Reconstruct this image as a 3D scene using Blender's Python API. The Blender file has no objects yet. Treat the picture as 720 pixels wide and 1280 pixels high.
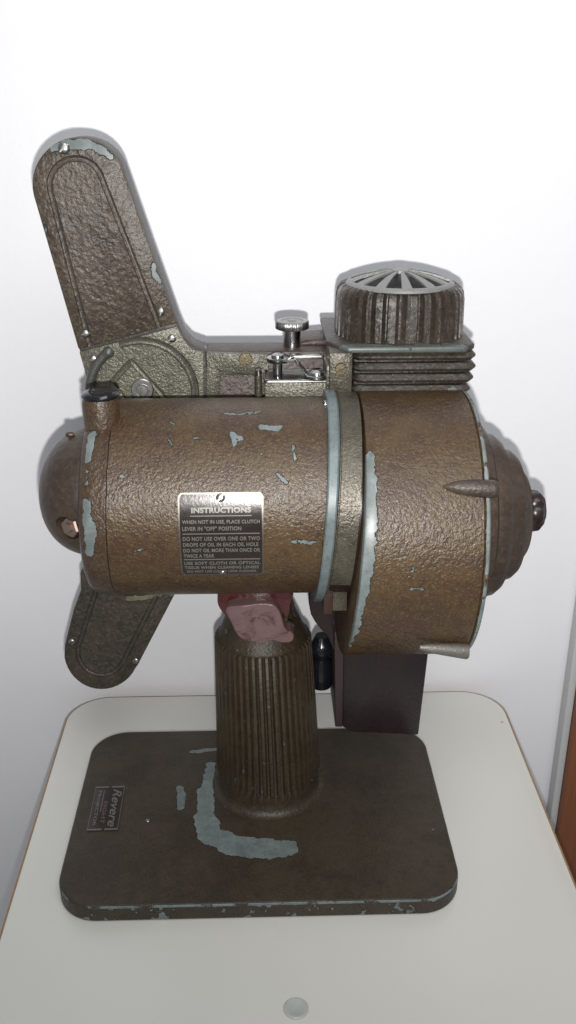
import bpy, bmesh, math, random
from mathutils import Vector, Matrix, noise
random.seed(4)
S = 0.01                      # everything below is written in centimetres
PI = math.pi
sc = bpy.context.scene
COL = sc.collection

# ------------------------------------------------------------------ camera
CAM = Vector((0.3007, -41.8915, 36.7967))
FR, FU, FF = Vector((0.99956, -0.0295, 0.00073)), Vector((0.01111, 0.39906, 0.91686)), Vector((0.02734, 0.91645, -0.39922))
FPX = 1200.0
def ray(px, py): return FF * FPX + FR * (px - 360) - FU * (py - 640)
def atY(px, py, Y):
    d = ray(px, py); return CAM + d * ((Y - CAM.y) / d.y)
def atZ(px, py, Z):
    d = ray(px, py); return CAM + d * ((Z - CAM.z) / d.z)
def atC(px, py, yc, zc, r):          # on a cylinder lying along X
    d = ray(px, py); oy, oz = CAM.y - yc, CAM.z - zc
    a = d.y * d.y + d.z * d.z; b = 2 * (oy * d.y + oz * d.z); c = oy * oy + oz * oz - r * r
    disc = b * b - 4 * a * c
    if disc < 0: disc = 0
    return CAM + d * ((-b - math.sqrt(disc)) / (2 * a))
cd = bpy.data.cameras.new('camera'); cam = bpy.data.objects.new('camera', cd); COL.objects.link(cam)
m = Matrix((FR, FU, -FF)).transposed().to_4x4(); m.translation = CAM * S
cam.matrix_world = m
cd.sensor_fit = 'VERTICAL'; cd.sensor_height = 24; cd.lens = 24 * FPX / 1280
cd.clip_start = 0.01; cd.clip_end = 50
sc.camera = cam

# ------------------------------------------------------------------ materials
class NT:
    def __init__(s, name):
        s.m = bpy.data.materials.new(name); s.m.use_nodes = True
        s.t = s.m.node_tree; s.n = s.t.nodes; s.b = s.n['Principled BSDF']
        tc = s.n.new('ShaderNodeTexCoord'); mp = s.n.new('ShaderNodeVectorMath'); mp.operation = 'SCALE'; mp.inputs['Scale'].default_value = 100
        s.t.links.new(tc.outputs['Object'], mp.inputs[0]); s.p = mp.outputs[0]
    def L(s, a, b): s.t.links.new(a, b)
    def put(s, sock, v):
        if isinstance(v, bpy.types.NodeSocket): s.L(v, sock)
        elif isinstance(v, (tuple, list, Vector)) and len(v) == 3 and sock.type == 'RGBA': sock.default_value = (*v, 1)
        else: sock.default_value = v
    def math(s, op, a, b=0.0, c=None, clamp=False):
        n = s.n.new('ShaderNodeMath'); n.operation = op; n.use_clamp = clamp
        s.put(n.inputs[0], a); s.put(n.inputs[1], b)
        if c is not None: s.put(n.inputs[2], c)
        return n.outputs[0]
    def vm(s, op, a, b=(0, 0, 0), out=0, scale=None):
        n = s.n.new('ShaderNodeVectorMath'); n.operation = op; s.put(n.inputs[0], a); s.put(n.inputs[1], b)
        if scale is not None: s.put(n.inputs['Scale'], scale)
        return n.outputs[out]
    def noise(s, scale, detail=3, rough=.55, dist=0, vec=None, color=False, off=None):
        n = s.n.new('ShaderNodeTexNoise'); n.inputs['Scale'].default_value = scale; n.inputs['Detail'].default_value = detail
        n.inputs['Roughness'].default_value = rough; n.inputs['Distortion'].default_value = dist
        v = vec or s.p
        if off: v = s.vm('ADD', v, off)
        s.L(v, n.inputs['Vector']); return n.outputs['Color' if color else 'Fac']
    def ramp(s, f, a, b):
        n = s.n.new('ShaderNodeMapRange'); s.put(n.inputs[0], f); n.inputs[1].default_value = a; n.inputs[2].default_value = b
        n.interpolation_type = 'SMOOTHSTEP'; return n.outputs[0]
    def mix(s, f, a, b):
        n = s.n.new('ShaderNodeMix'); n.data_type = 'RGBA'; s.put(n.inputs[0], f); s.put(n.inputs[6], a); s.put(n.inputs[7], b); return n.outputs[2]
    def mixf(s, f, a, b):
        n = s.n.new('ShaderNodeMix'); n.data_type = 'FLOAT'; s.put(n.inputs[0], f); s.put(n.inputs[2], a); s.put(n.inputs[3], b); return n.outputs[0]
    def bump(s, h, dist, strength=1.0, normal=None):
        n = s.n.new('ShaderNodeBump'); n.inputs['Distance'].default_value = dist * S; n.inputs['Strength'].default_value = strength
        s.put(n.inputs['Height'], h)
        if normal: s.L(normal, n.inputs['Normal'])
        return n.outputs[0]
    def xyz(s, v):
        n = s.n.new('ShaderNodeSeparateXYZ'); s.L(v, n.inputs[0]); return n.outputs
    def caps(s, segs, warp=.25, wscale=2.2):
        """mask of the capsules (a, b, radius), edges roughened by noise"""
        nz = s.vm('SUBTRACT', s.noise(wscale, 4, .65, color=True), (.5, .5, .5))
        p = s.vm('ADD', s.p, s.vm('SCALE', nz, scale=warp * 2))
        best = None
        for a, b, r in segs:
            a, b = Vector(a), Vector(b)
            if (b - a).length < 1e-4: b = a + Vector((.01, 0, 0))
            ba = b - a
            pa = s.vm('SUBTRACT', p, tuple(a))
            h = s.math('MULTIPLY', s.vm('DOT_PRODUCT', pa, tuple(ba), out=1), 1 / ba.dot(ba), clamp=True)
            d = s.vm('LENGTH', s.vm('SUBTRACT', pa, s.vm('SCALE', tuple(ba), scale=h)), out=1)
            d = s.math('SUBTRACT', d, r)
            best = d if best is None else s.math('MINIMUM', best, d)
        return s.ramp(best, .02, -.02)

PRIMER = (.155, .182, .18)
def paint(name, c1, c2, c3=None, rough=.42, wr=.05, ws=3.2, chips=(), dust=.0, rim=None, metal=.0, fleck=.55, coat=0.0, warp=.22, wscale=2.2, specks=.74, primer=PRIMER, spec=.5):
    t = NT(name)
    big = t.noise(.35, 3, .6)
    mid = t.noise(1.6, 4, .6, .4, off=(7, 3, 1))
    fine = t.noise(ws * 1.6, 3, .6, .6)
    col = t.mix(t.ramp(t.math('ADD', t.math('MULTIPLY', big, .6), t.math('MULTIPLY', mid, .4)), .40, .60), c1, c2)
    if c3: col = t.mix(t.math('MULTIPLY', t.ramp(fine, .50, .68), fleck), col, c3)
    col = t.mix(t.math('MULTIPLY', t.ramp(t.noise(ws * .9, 3, .6, 1.2), .5, .35), .35), col, tuple(x * .5 for x in c1))
    w = t.noise(ws * 1.15, 3, .6, .5)
    v = t.n.new('ShaderNodeTexVoronoi'); v.feature = 'SMOOTH_F1'; v.inputs['Scale'].default_value = ws * 1.3
    t.L(t.vm('ADD', t.p, t.vm('SCALE', t.noise(ws, 2, .5, color=True), scale=.35)), v.inputs['Vector'])
    h = t.math('ADD', t.math('MULTIPLY', w, .6), t.math('MULTIPLY', v.outputs['Distance'], .7))
    h = t.math('ADD', h, t.math('MULTIPLY', t.noise(17, 3, .7), .30))
    masks = []
    if chips: masks.append(t.caps(chips, warp, wscale))
    sp = t.ramp(t.noise(1.9, 2, .4, .3, off=(31, 5, 2)), specks, specks + .012)
    masks.append(sp)
    if rim:                            # rim(t) gives a mask of its own
        masks.append(rim(t))
    mk = masks[0]
    for k in masks[1:]: mk = t.math('MAXIMUM', mk, k)
    pc = t.mix(t.ramp(t.noise(1.3, 5, .7, off=(3, 9, 4)), .3, .7), tuple(x * .70 for x in primer), tuple(min(1, x * 1.1) for x in primer))
    pc = t.mix(t.math('MULTIPLY', t.ramp(t.noise(6, 4, .7, off=(1, 2, 14)), .56, .66), .55), pc, (primer[0] * .45, primer[1] * .38, primer[2] * .32))
    t.put(t.b.inputs['Base Color'], t.mix(mk, col, pc))
    rr = t.mixf(t.noise(1.1, 3, .6, off=(1, 8, 8)), rough - .09, rough + .12)
    t.put(t.b.inputs['Roughness'], t.mixf(mk, rr, .38))
    t.put(t.b.inputs['Metallic'], t.math('MULTIPLY', t.math('SUBTRACT', 1, mk), metal))
    t.b.inputs['Coat Weight'].default_value = coat; t.b.inputs['Specular IOR Level'].default_value = spec
    h2 = t.math('MULTIPLY', h, t.mixf(mk, 1.0, .06))
    n1 = t.bump(h2, wr * 2.2)
    n2 = t.bump(t.math('SUBTRACT', 1, mk), .03, 1.0, n1)
    t.L(n2, t.b.inputs['Normal'])
    return t.m
def plain(name, c, rough=.4, metal=0, var=.15, scale=3, bump=.0, bs=20, coat=0, spec=.5, stretch=None):
    t = NT(name)
    v = t.vm('MULTIPLY', t.p, stretch) if stretch else t.p
    f = t.noise(scale, 4, .6, vec=v)
    t.put(t.b.inputs['Base Color'], t.mix(f, tuple(x * (1 - var) for x in c), tuple(min(1, x * (1 + var)) for x in c)))
    t.put(t.b.inputs['Roughness'], t.mixf(t.noise(scale * 2.3, 3, .6, vec=v), max(.02, rough * .75), rough * 1.3))
    t.b.inputs['Metallic'].default_value = metal; t.b.inputs['Coat Weight'].default_value = coat; t.b.inputs['Specular IOR Level'].default_value = spec
    if bump: t.L(t.bump(t.noise(bs, 3, .6, vec=v), bump), t.b.inputs['Normal'])
    return t.m

# ------------------------------------------------------------------ mesh helpers
def link(name, bm, mat, parent=None, smooth=True, angle=38, fix=True):
    if fix: bmesh.ops.recalc_face_normals(bm, faces=bm.faces)
    bmesh.ops.scale(bm, vec=(S, S, S), verts=bm.verts)
    me = bpy.data.meshes.new(name); bm.to_mesh(me); bm.free()
    o = bpy.data.objects.new(name, me); COL.objects.link(o)
    me.materials.append(mat)
    if smooth:
        for p in me.polygons: p.use_smooth = True
        me.set_sharp_from_angle(angle=math.radians(angle))
    if parent: o.parent = parent
    return o
def bevel(bm, w, seg=2, ang=30):
    es = [e for e in bm.edges if len(e.link_faces) == 2 and e.calc_face_angle(0) > math.radians(ang)]
    bmesh.ops.bevel(bm, geom=es, offset=w, segments=seg, profile=.5, affect='EDGES', clamp_overlap=True)
def prism(pts, y0, y1, bev=0, seg=2, bm=None):
    """outline [(x,z)] extruded from y0 (front) to y1"""
    b = bmesh.new()
    n = len(pts)
    f = [b.verts.new((x, y0, z)) for x, z in pts]; k = [b.verts.new((x, y1, z)) for x, z in pts]
    b.faces.new(f); b.faces.new(k[::-1])
    for i in range(n): b.faces.new((f[i], k[i], k[(i + 1) % n], f[(i + 1) % n]))
    bmesh.ops.recalc_face_normals(b, faces=b.faces)
    if bev: bevel(b, bev, seg)
    return merge(bm, b)
def merge(dst, src):
    if dst is None: return src
    me = bpy.data.meshes.new('t'); src.to_mesh(me); src.free(); dst.from_mesh(me); bpy.data.meshes.remove(me); return dst
def box(x0, x1, y0, y1, z0, z1, bev=0, seg=2, bm=None, rot=None):
    b = bmesh.new(); bmesh.ops.create_cube(b, size=1)
    for v in b.verts: v.co = Vector(((x0 + x1) / 2 + v.co.x * (x1 - x0), (y0 + y1) / 2 + v.co.y * (y1 - y0), (z0 + z1) / 2 + v.co.z * (z1 - z0)))
    if bev: bevel(b, bev, seg)
    if rot:
        c = Vector(((x0 + x1) / 2, (y0 + y1) / 2, (z0 + z1) / 2)); bmesh.ops.rotate(b, cent=c, matrix=rot, verts=b.verts)
    return merge(bm, b)
def lathe(profile, center, axis='X', seg=96, mod=None, bm=None, cap=True):
    """profile [(t, r)] around axis; center = the two other coordinates"""
    b = bmesh.new(); rings = []
    for t, r in profile:
        ring = []
        for i in range(seg):
            a = 2 * PI * i / seg; rr = r * (mod(a, t) if mod else 1)
            c, s_ = math.cos(a) * rr, math.sin(a) * rr
            if axis == 'X': p = (t, center[0] + c, center[1] + s_)
            elif axis == 'Z': p = (center[0] + c, center[1] + s_, t)
            else: p = (center[0] + c, t, center[1] + s_)
            ring.append(b.verts.new(p))
        rings.append(ring)
    for A, B in zip(rings, rings[1:]):
        for i in range(seg): b.faces.new((A[i], A[(i + 1) % seg], B[(i + 1) % seg], B[i]))
    if cap: b.faces.new(rings[0]); b.faces.new(rings[-1])
    bmesh.ops.recalc_face_normals(b, faces=b.faces)
    return merge(bm, b)
def tube(pts, r, seg=10, closed=False, bm=None, rad=None):
    pts = [Vector(p) for p in pts]; n = len(pts); b = bmesh.new(); rings = []
    up = None
    for i, p in enumerate(pts):
        if closed: d = (pts[(i + 1) % n] - pts[i - 1])
        else: d = pts[min(i + 1, n - 1)] - pts[max(i - 1, 0)]
        d.normalize()
        if up is None:
            up = Vector((0, 1, 0)) if abs(d.y) < .9 else Vector((0, 0, 1))
        u = (up - d * up.dot(d)).normalized(); w = d.cross(u); up = u
        rr = rad[i] if rad else r
        rings.append([b.verts.new(p + (u * math.cos(2 * PI * k / seg) + w * math.sin(2 * PI * k / seg)) * rr) for k in range(seg)])
    pairs = list(zip(rings, rings[1:])) + ([(rings[-1], rings[0])] if closed else [])
    for A, B in pairs:
        for k in range(seg): b.faces.new((A[k], A[(k + 1) % seg], B[(k + 1) % seg], B[k]))
    if not closed: b.faces.new(rings[0]); b.faces.new(rings[-1])
    bmesh.ops.recalc_face_normals(b, faces=b.faces)
    return merge(bm, b)
def cut(bm, cutters):
    """boolean difference, in centimetres"""
    me = bpy.data.meshes.new('a'); bm.to_mesh(me); bm.free(); o = bpy.data.objects.new('a', me); COL.objects.link(o)
    cs = []
    for c in cutters:
        mc = bpy.data.meshes.new('c'); c.to_mesh(mc); c.free(); oc = bpy.data.objects.new('c', mc); COL.objects.link(oc); cs.append(oc)
        md = o.modifiers.new('b', 'BOOLEAN'); md.operation = 'DIFFERENCE'; md.object = oc; md.solver = 'EXACT'
    dg = bpy.context.evaluated_depsgraph_get(); e = o.evaluated_get(dg)
    r = bmesh.new(); r.from_mesh(e.to_mesh())
    e.to_mesh_clear()
    for x in cs + [o]:
        d = x.data; bpy.data.objects.remove(x); bpy.data.meshes.remove(d)
    return r
def orient(bm, pos, nrm, spin=0):
    """a shape built around +Z at the origin, set at pos facing nrm"""
    q = Vector((0, 0, 1)).rotation_difference(Vector(nrm).normalized())
    M = Matrix.Translation(Vector(pos)) @ q.to_matrix().to_4x4() @ Matrix.Rotation(spin, 4, 'Z')
    bmesh.ops.transform(bm, matrix=M, verts=bm.verts); return bm
def screw(name, pos, nrm, r, mat, parent, spin=.6, flat=False, slot=True):
    prof = [(-.15, r), (.02, r), (.02 + r * .18, r * .93), (.02 + r * .36, r * .7), (.02 + r * .44, r * .35), (.02 + r * .46, .01)]
    if flat: prof = [(-.15, r), (.05, r), (.09, r * .93), (.095, .01)]
    b = lathe(prof, (0, 0), 'Z', 28)
    if slot: b = cut(b, [box(-r * 1.2, r * 1.2, -r * .13, r * .13, (.03 if not flat else -.06), 1)])
    return link(name, orient(b, pos, nrm, spin), mat, parent)
def arc(cx, cz, r, a0, a1, n):
    return [(cx + r * math.cos(math.radians(a0 + (a1 - a0) * i / n)), cz + r * math.sin(math.radians(a0 + (a1 - a0) * i / n))) for i in range(n + 1)]
def P(px, py, Y):
    v = atY(px, py, Y); return (v.x, v.z)
def smooth_poly(pts, it=2, keep=()):
    """chaikin on a closed outline"""
    for _ in range(it):
        o = []
        for i, p in enumerate(pts):
            q = pts[(i + 1) % len(pts)]
            o += [(p[0] * .75 + q[0] * .25, p[1] * .75 + q[1] * .25), (p[0] * .25 + q[0] * .75, p[1] * .25 + q[1] * .75)]
        pts = o
    return pts
def tag(o, label, cat=None, group=None, kind=None):
    if label: o['label'] = label
    if cat: o['category'] = cat
    if group: o['group'] = group
    if kind: o['kind'] = kind
def empty(name, loc):
    o = bpy.data.objects.new(name, None); COL.objects.link(o); o.location = loc; o.empty_display_size = .02; return o

# ------------------------------------------------------------------ common materials
M = {}
M['chrome'] = plain('chrome', (.36, .36, .355), .2, 1, .1, 4)
M['steel'] = plain('worn_steel', (.34, .34, .325), .32, 1, .25, 6, .004, 30)
M['brass'] = plain('dull_brass', (.13, .105, .065), .4, .9, .3, 8, .01, 25)
M['copper'] = plain('coppery_nut', (.38, .28, .24), .3, .9, .25, 6)
M['black'] = plain('black_bakelite', (.008, .009, .012), .14, 0, .2, 3)
M['maroon'] = plain('maroon_bakelite', (.016, .009, .011), .28, 0, .35, .8, .008, 6)
M['maroon_dark'] = plain('dark_maroon', (.016, .008, .008), .3, 0, .3, 2)
M['goo'] = plain('dark_red_lacquer', (.05, .008, .007), .10, 0, .4, 2.5, .03, 3, coat=.6)
tq = NT('torn_pink_rubber')
fq = tq.ramp(tq.noise(1.1, 5, .65, .8, off=(5, 2, 9)), .30, .50)
tq.put(tq.b.inputs['Base Color'], tq.mix(fq, (.050, .019, .018), (.135, .078, .078)))
tq.put(tq.b.inputs['Roughness'], tq.mixf(fq, .14, .4)); tq.b.inputs['Coat Weight'].default_value = .3
tq.L(tq.bump(tq.noise(1.6, 3, .5, .6), .10), tq.b.inputs['Normal']); M['pink'] = tq.m
M['dark'] = plain('dark_inside', (.012, .011, .010), .6, 0, .2, 3)
M['print'] = plain('pale_lettering', (.16, .155, .14), .35, .3, .15, 10)
M['redprint'] = plain('faded_red_lettering', (.12, .075, .07), .45, 0, .2, 10)

# ------------------------------------------------------------------ setting
WALLY = 12.9
t = NT('white_wall_paint')
t.put(t.b.inputs['Base Color'], t.mix(t.noise(.05, 3, .5), (.80, .795, .825), (.83, .83, .85)))
t.b.inputs['Roughness'].default_value = .55
t.L(t.bump(t.math('ADD', t.noise(1.2, 4, .5), t.math('MULTIPLY', t.noise(9, 3, .6), .3)), .02), t.b.inputs['Normal'])
wall = link('wall', box(-90, 90, WALLY, WALLY + 4, -75, 120), t.m, None, smooth=False); tag(wall, None, None, kind='structure')
tfl = NT('floor_tiles'); tfl.put(tfl.b.inputs['Base Color'], tfl.mix(tfl.noise(.1), (.30, .27, .24), (.36, .33, .29))); tfl.b.inputs['Roughness'].default_value = .4
fl = link('floor', box(-90, 90, -120, WALLY - .05, -77, -75), tfl.m, None, smooth=False); tag(fl, None, None, kind='structure')

# wooden door frame standing proud of the wall at the right
tw = NT('reddish_wood')
g = tw.noise(1.0, 5, .6, 1.0, vec=tw.vm('MULTIPLY', tw.p, (3.0, 3.0, .12)))
tw.put(tw.b.inputs['Base Color'], tw.mix(g, (.15, .052, .024), (.30, .11, .05))); tw.put(tw.b.inputs['Roughness'], tw.mixf(g, .35, .5))
tw.L(tw.bump(g, .02), tw.b.inputs['Normal'])
df = empty('wooden_door_frame', (24 * S, (WALLY - 1) * S, -75 * S))
tag(df, 'reddish brown wooden frame standing against the white wall at the right edge', 'door frame')
jw = link('jamb', box(21.25, 30, WALLY - 1.6, WALLY - .01, -74.98, 118, .15), tw.m, df); jw.matrix_parent_inverse = Matrix.Translation(-df.location)
tl = plain('grey_white_trim', (.55, .56, .56), .5, 0, .05, 1)
jt = link('trim', box(20.72, 21.24, WALLY - 1.1, WALLY - .01, -74.98, 118, .1), tl, df); jt.matrix_parent_inverse = Matrix.Translation(-df.location)
tag(jt, 'narrow pale trim along the wooden frame')

# table
tb = empty('small_table', (1.8 * S, 0, -75 * S)); tag(tb, 'small white laminate table with rounded corners and chipped brown edging under the machine', 'table')
def rrect(x0, x1, y0, y1, r, n=12):
    o = []
    for cx, cy, a in ((x1 - r, y1 - r, 0), (x0 + r, y1 - r, 90), (x0 + r, y0 + r, 180), (x1 - r, y0 + r, 270)):
        o += [(cx + r * math.cos(math.radians(a + 90 * i / n)), cy + r * math.sin(math.radians(a + 90 * i / n))) for i in range(n + 1)]
    return o
def slab(pts, z0, z1, bev=0, seg=2):
    b = prism([(x, z) for x, z in pts], 0, 1)
    for v in b.verts: v.co = Vector((v.co.x, v.co.z, z0 if v.co.y > .5 else z1))
    bmesh.ops.recalc_face_normals(b, faces=b.faces)
    if bev: bevel(b, bev, seg)
    return b
tt = NT('cream_laminate')
lam = tt.mix(tt.noise(.12, 3, .5), (.655, .65, .60), (.70, .69, .64))
lam = tt.mix(tt.math('MULTIPLY', tt.ramp(tt.noise(.7, 5, .7, off=(4, 4, 4)), .60, .75), .10), lam, (.50, .49, .42))
chipm = tt.caps([(atZ(46, 1008, 0), atZ(44, 1014, 0), .17), (atZ(627, 902, 0), atZ(628, 903, 0), .05)], .06, 3)
lam = tt.mix(tt.math('MULTIPLY', tt.ramp(tt.noise(9, 2, .5, off=(8, 1, 4)), .74, .77), .35), lam, (.33, .30, .24))
tt.put(tt.b.inputs['Base Color'], tt.mix(chipm, lam, (.34, .20, .09)))
tt.put(tt.b.inputs['Roughness'], tt.mixf(tt.noise(.5, 4, .6), .30, .42))
tt.L(tt.bump(tt.noise(3, 4, .6), .006), tt.b.inputs['Normal'])
top = link('table_top', slab(rrect(-12.33, 15.95, -30, 12.05, 2.6, 16), -1.9, 0, .04, 2), tt.m, tb)
edge_m = plain('brown_edge_band', (.30, .19, .10), .6, 0, .4, 3, .03, 6)
eb = link('edge_band', slab(rrect(-12.46, 16.08, -30.13, 12.18, 2.73, 16), -1.82, -.07, .03), edge_m, tb)
lm = plain('white_leg', (.6, .6, .58), .5)
lgs = [link('leg', box(x - 2, x + 2, y - 2, y + 2, -75, -1.95, .2), lm, tb) for x in (-9.5, 13) for y in (-26.5, 9)]
pc = atZ(370, 1261, 0)
cp = link('screw_cover', lathe([(-.02, .55), (.05, .55), (.09, .5), (.09, .40), (.07, .36), (.065, .01)], (pc.x, pc.y), 'Z', 40), plain('grey_plastic_cap', (.46, .47, .44), .35), tb)
tag(cp, 'round pale plastic cap in the white table top')
for o in [top, eb, cp] + lgs: o.matrix_parent_inverse = Matrix.Translation(-tb.location)

# ------------------------------------------------------------------ the machine
pr = empty('film_projector', (0, 0, 0))
tag(pr, 'old brown wrinkle-painted film projector with chipped paint standing on the white table', 'projector')

YC = -0.5                                           # motor and drum axis
MZ, MR = 19.50, 4.42                                # motor centre height, radius
DZ, DR = 18.05, 6.05                                # drum centre height, radius
def rows(pt, pb, Y):
    a = []
    for p in (pt, pb):
        d = ray(*p); a.append(math.atan2(d.z, d.y))
    mm, h = sum(a) / 2, (a[0] - a[1]) / 2; L = (Y - CAM.y) / math.cos(mm)
    return CAM.z + L * math.sin(mm), L * math.sin(h)
MZ, MR = rows((300, 497), (300, 742), YC); DZ, DR = rows((500, 488), (500, 818), YC); RZ, RR = rows((405, 486), (405, 752), YC)
print('motor', MZ, MR, 'drum', DZ, DR, 'ring', RZ, RR)
K = .0085
def ht(bm):
    for v in bm.verts:                    # the head leans a little to the right on its joint
        k = (.032 if v.co.x < 5 else max(.010, .032 - (v.co.x - 5) * .006)) + .045 * max(0, 1 - abs(v.co.x - 3.7) / 1.6) ** .5
        v.co.x += k * (v.co.z - 19.3)
    return bm
CM = lambda px, py, r=None: atC(px, py, YC, MZ, MR if r is None else r)
CD = lambda px, py, r=None: atC(px, py, YC, DZ, DR if r is None else r)
def seg(fn, pts, rad):
    q = [fn(*p) for p in pts]
    rad = rad if isinstance(rad, (list, tuple)) else [rad] * (len(q))
    return [(q[i], q[i + 1], (rad[i] + rad[i + 1]) / 2) for i in range(len(q) - 1)] if len(q) > 1 else [(q[0], q[0], rad[0])]

# --- base plate
B1 = lambda x, y: atZ(x, y, 1.0)
chips = []
chips += seg(B1, [(264, 956), (257, 990), (256, 1022), (264, 1044), (295, 1058), (335, 1061), (358, 1060)], [.24, .42, .58, .70, .70, .80, .42])
chips += seg(B1, [(226, 986), (227, 1010)], .24) + seg(B1, [(240, 939), (270, 937)], .17)
def base_rim(t):
    x, y, z = t.xyz(t.p)
    n1 = t.noise(1.1, 4, .65, off=(2, 2, 2)); n2 = t.noise(3.0, 3, .6, off=(9, 1, 2))
    side = t.ramp(z, .965, .90)
    top_edge = t.math('MULTIPLY', t.ramp(t.math('ABSOLUTE', t.math('SUBTRACT', z, .905)), .085, .055), t.ramp(n1, .40, .48))
    blot = t.math('MULTIPLY', side, t.ramp(t.math('ADD', t.math('MULTIPLY', n1, .6), t.math('MULTIPLY', n2, .4)), .555, .575))
    return t.math('MAXIMUM', top_edge, blot)
m_base = paint('brown_paint_on_base', (.036, .026, .017), (.050, .038, .024), (.066, .054, .038), .40, .014, 7.0, chips, rim=base_rim, fleck=.3, warp=.34, wscale=1.3, specks=.8, spec=.35)
b = slab(rrect(-10, 10, -6.93, 6.93, 2.1, 14), .02, 1.0)
bevel(b, .13, 3)
base = link('base_plate', b, m_base, pr); tag(base, 'flat brown base plate with rounded corners and worn grey edge')
q = B1(185, 1026)
screw('rivet', (q.x, q.y, 1.0), (0, 0, 1), .13, M['steel'], base, slot=False)

# maker's badge on the base
def text_bm(body, size, shear=0.0, bold=0.0, spacing=1.0, depth=.02, align='LEFT'):
    c = bpy.data.curves.new('txt', 'FONT'); c.body = body; c.size = size; c.shear = shear; c.offset = bold; c.space_character = spacing; c.extrude = depth / 2; c.align_x = align
    c.resolution_u = 3
    o = bpy.data.objects.new('txt', c); COL.objects.link(o)
    bpy.context.view_layer.update()
    dg = bpy.context.evaluated_depsgraph_get(); me = bpy.data.meshes.new_from_object(o.evaluated_get(dg))
    b = bmesh.new(); b.from_mesh(me); bpy.data.objects.remove(o); bpy.data.curves.remove(c); bpy.data.meshes.remove(me)
    return b
def fit_w(b, w, h=None):
    xs = [v.co.x for v in b.verts]; x0, x1 = min(xs), max(xs); k = w / (x1 - x0)
    ys = [v.co.y for v in b.verts]; y0, y1 = min(ys), max(ys); ky = h / (y1 - y0) if h else 1
    for v in b.verts: v.co.x = (v.co.x - x0) * k; v.co.y = (v.co.y - y0) * ky
    return b
c00, c10, c01, c11 = B1(121, 985), B1(157.5, 983), B1(107.5, 1040), B1(146, 1037.5)
bc = (c00 + c10 + c01 + c11) / 4; bw = ((c10 - c00).length + (c11 - c01).length) / 2; bl = ((c01 - c00).length + (c11 - c10).length) / 2
print('badge', bc, bw, bl)
ba = math.radians(1.0)
def badge_map(b, along, across, h):      # local x runs towards the viewer, local y towards +X
    for v in b.verts:
        u = along + v.co.x; w = across + v.co.y
        X, Y = w, -u
        v.co = Vector((bc.x + X * math.cos(ba) - Y * math.sin(ba), bc.y + X * math.sin(ba) + Y * math.cos(ba), 1.0 + h + v.co.z))
    bmesh.ops.recalc_face_normals(b, faces=b.faces); return b
bb = slab([(x, y) for x, y in rrect(-bl / 2, bl / 2, -bw / 2, bw / 2, .12, 5)], 0, .045, .015)
badge = link('badge', badge_map(bb, 0, 0, .003), plain('dark_badge_enamel', (.035, .028, .026), .3, .2, .3, 4), base)
tag(badge, 'small dark maker badge with pale script lettering on the base plate')
w = fit_w(text_bm('Revere', 1, .35, .012), bl * .86, bw * .30); link('script_lettering', badge_map(w, -bl * .43, bw * .13, .055), M['print'], badge, smooth=False)
w = fit_w(text_bm('EIGHT', 1, 0, .01), bl * .50, bw * .13); link('small_lettering', badge_map(w, -bl * .14, -bw * .12, .055), M['redprint'], badge, smooth=False)
w = fit_w(text_bm('PROJECTOR', 1, 0, .01), bl * .80, bw * .14); link('small_lettering', badge_map(w, -bl * .40, -bw * .40, .055), M['print'], badge, smooth=False)
fr = None
for (u0, u1, w0, w1) in ((-.5, -.47, -.5, -.04), (-.5, -.47, .06, .5), (.47, .5, -.5, -.04), (.47, .5, .06, .5), (-.47, .47, -.5, -.48), (-.47, .47, .48, .5), (-.40, .10, -.19, -.165)):
    fr = box(u0 * bl, u1 * bl, w0 * bw, w1 * bw, 0, .02, bm=fr)
link('border_line', badge_map(fr, 0, 0, .05), M['print'], badge, smooth=False)

# --- pedestal
PX, PY = .52, 2.0
NR = 46
def rib(a, t): 
    c = math.cos(a * NR)
    return 1 + .046 * (1 if c > .1 else -1 if c < -.45 else c * 1.2) if 2.25 < t < 10.65 else 1
prof = [(.98, 3.25), (1.03, 3.05), (1.12, 2.91), (1.3, 2.81), (1.6, 2.75), (2.2, 2.73), (2.3, 2.76), (6, 2.62), (10.6, 2.44), (10.72, 2.41), (10.82, 2.30), (11.6, 2.0), (12.2, 1.75), (13.2, 1.55), (16.5, 1.5)]
b = lathe(prof, (PX, PY), 'Z', NR * 10, rib)
for v in b.verts: v.co.x -= max(0, v.co.z - 3) * .030
Rb = lambda x, y: atY(x, y, PY - 2.4)
m_ped = paint('bronze_brown_paint', (.032, .022, .013), (.045, .033, .019), (.07, .056, .032), .40, .014, 5, seg(Rb, [(376, 905), (378, 935)], .05) + seg(Rb, [(384, 912), (386, 928)], .05) + seg(Rb, [(369, 915), (370, 922)], .04),
              fleck=.35, warp=.1, specks=.70, primer=(.09, .09, .07), spec=.4)
ped = link('pedestal', b, m_ped, pr, angle=50); tag(ped, 'ribbed brown column tapering up from the base plate')

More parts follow.
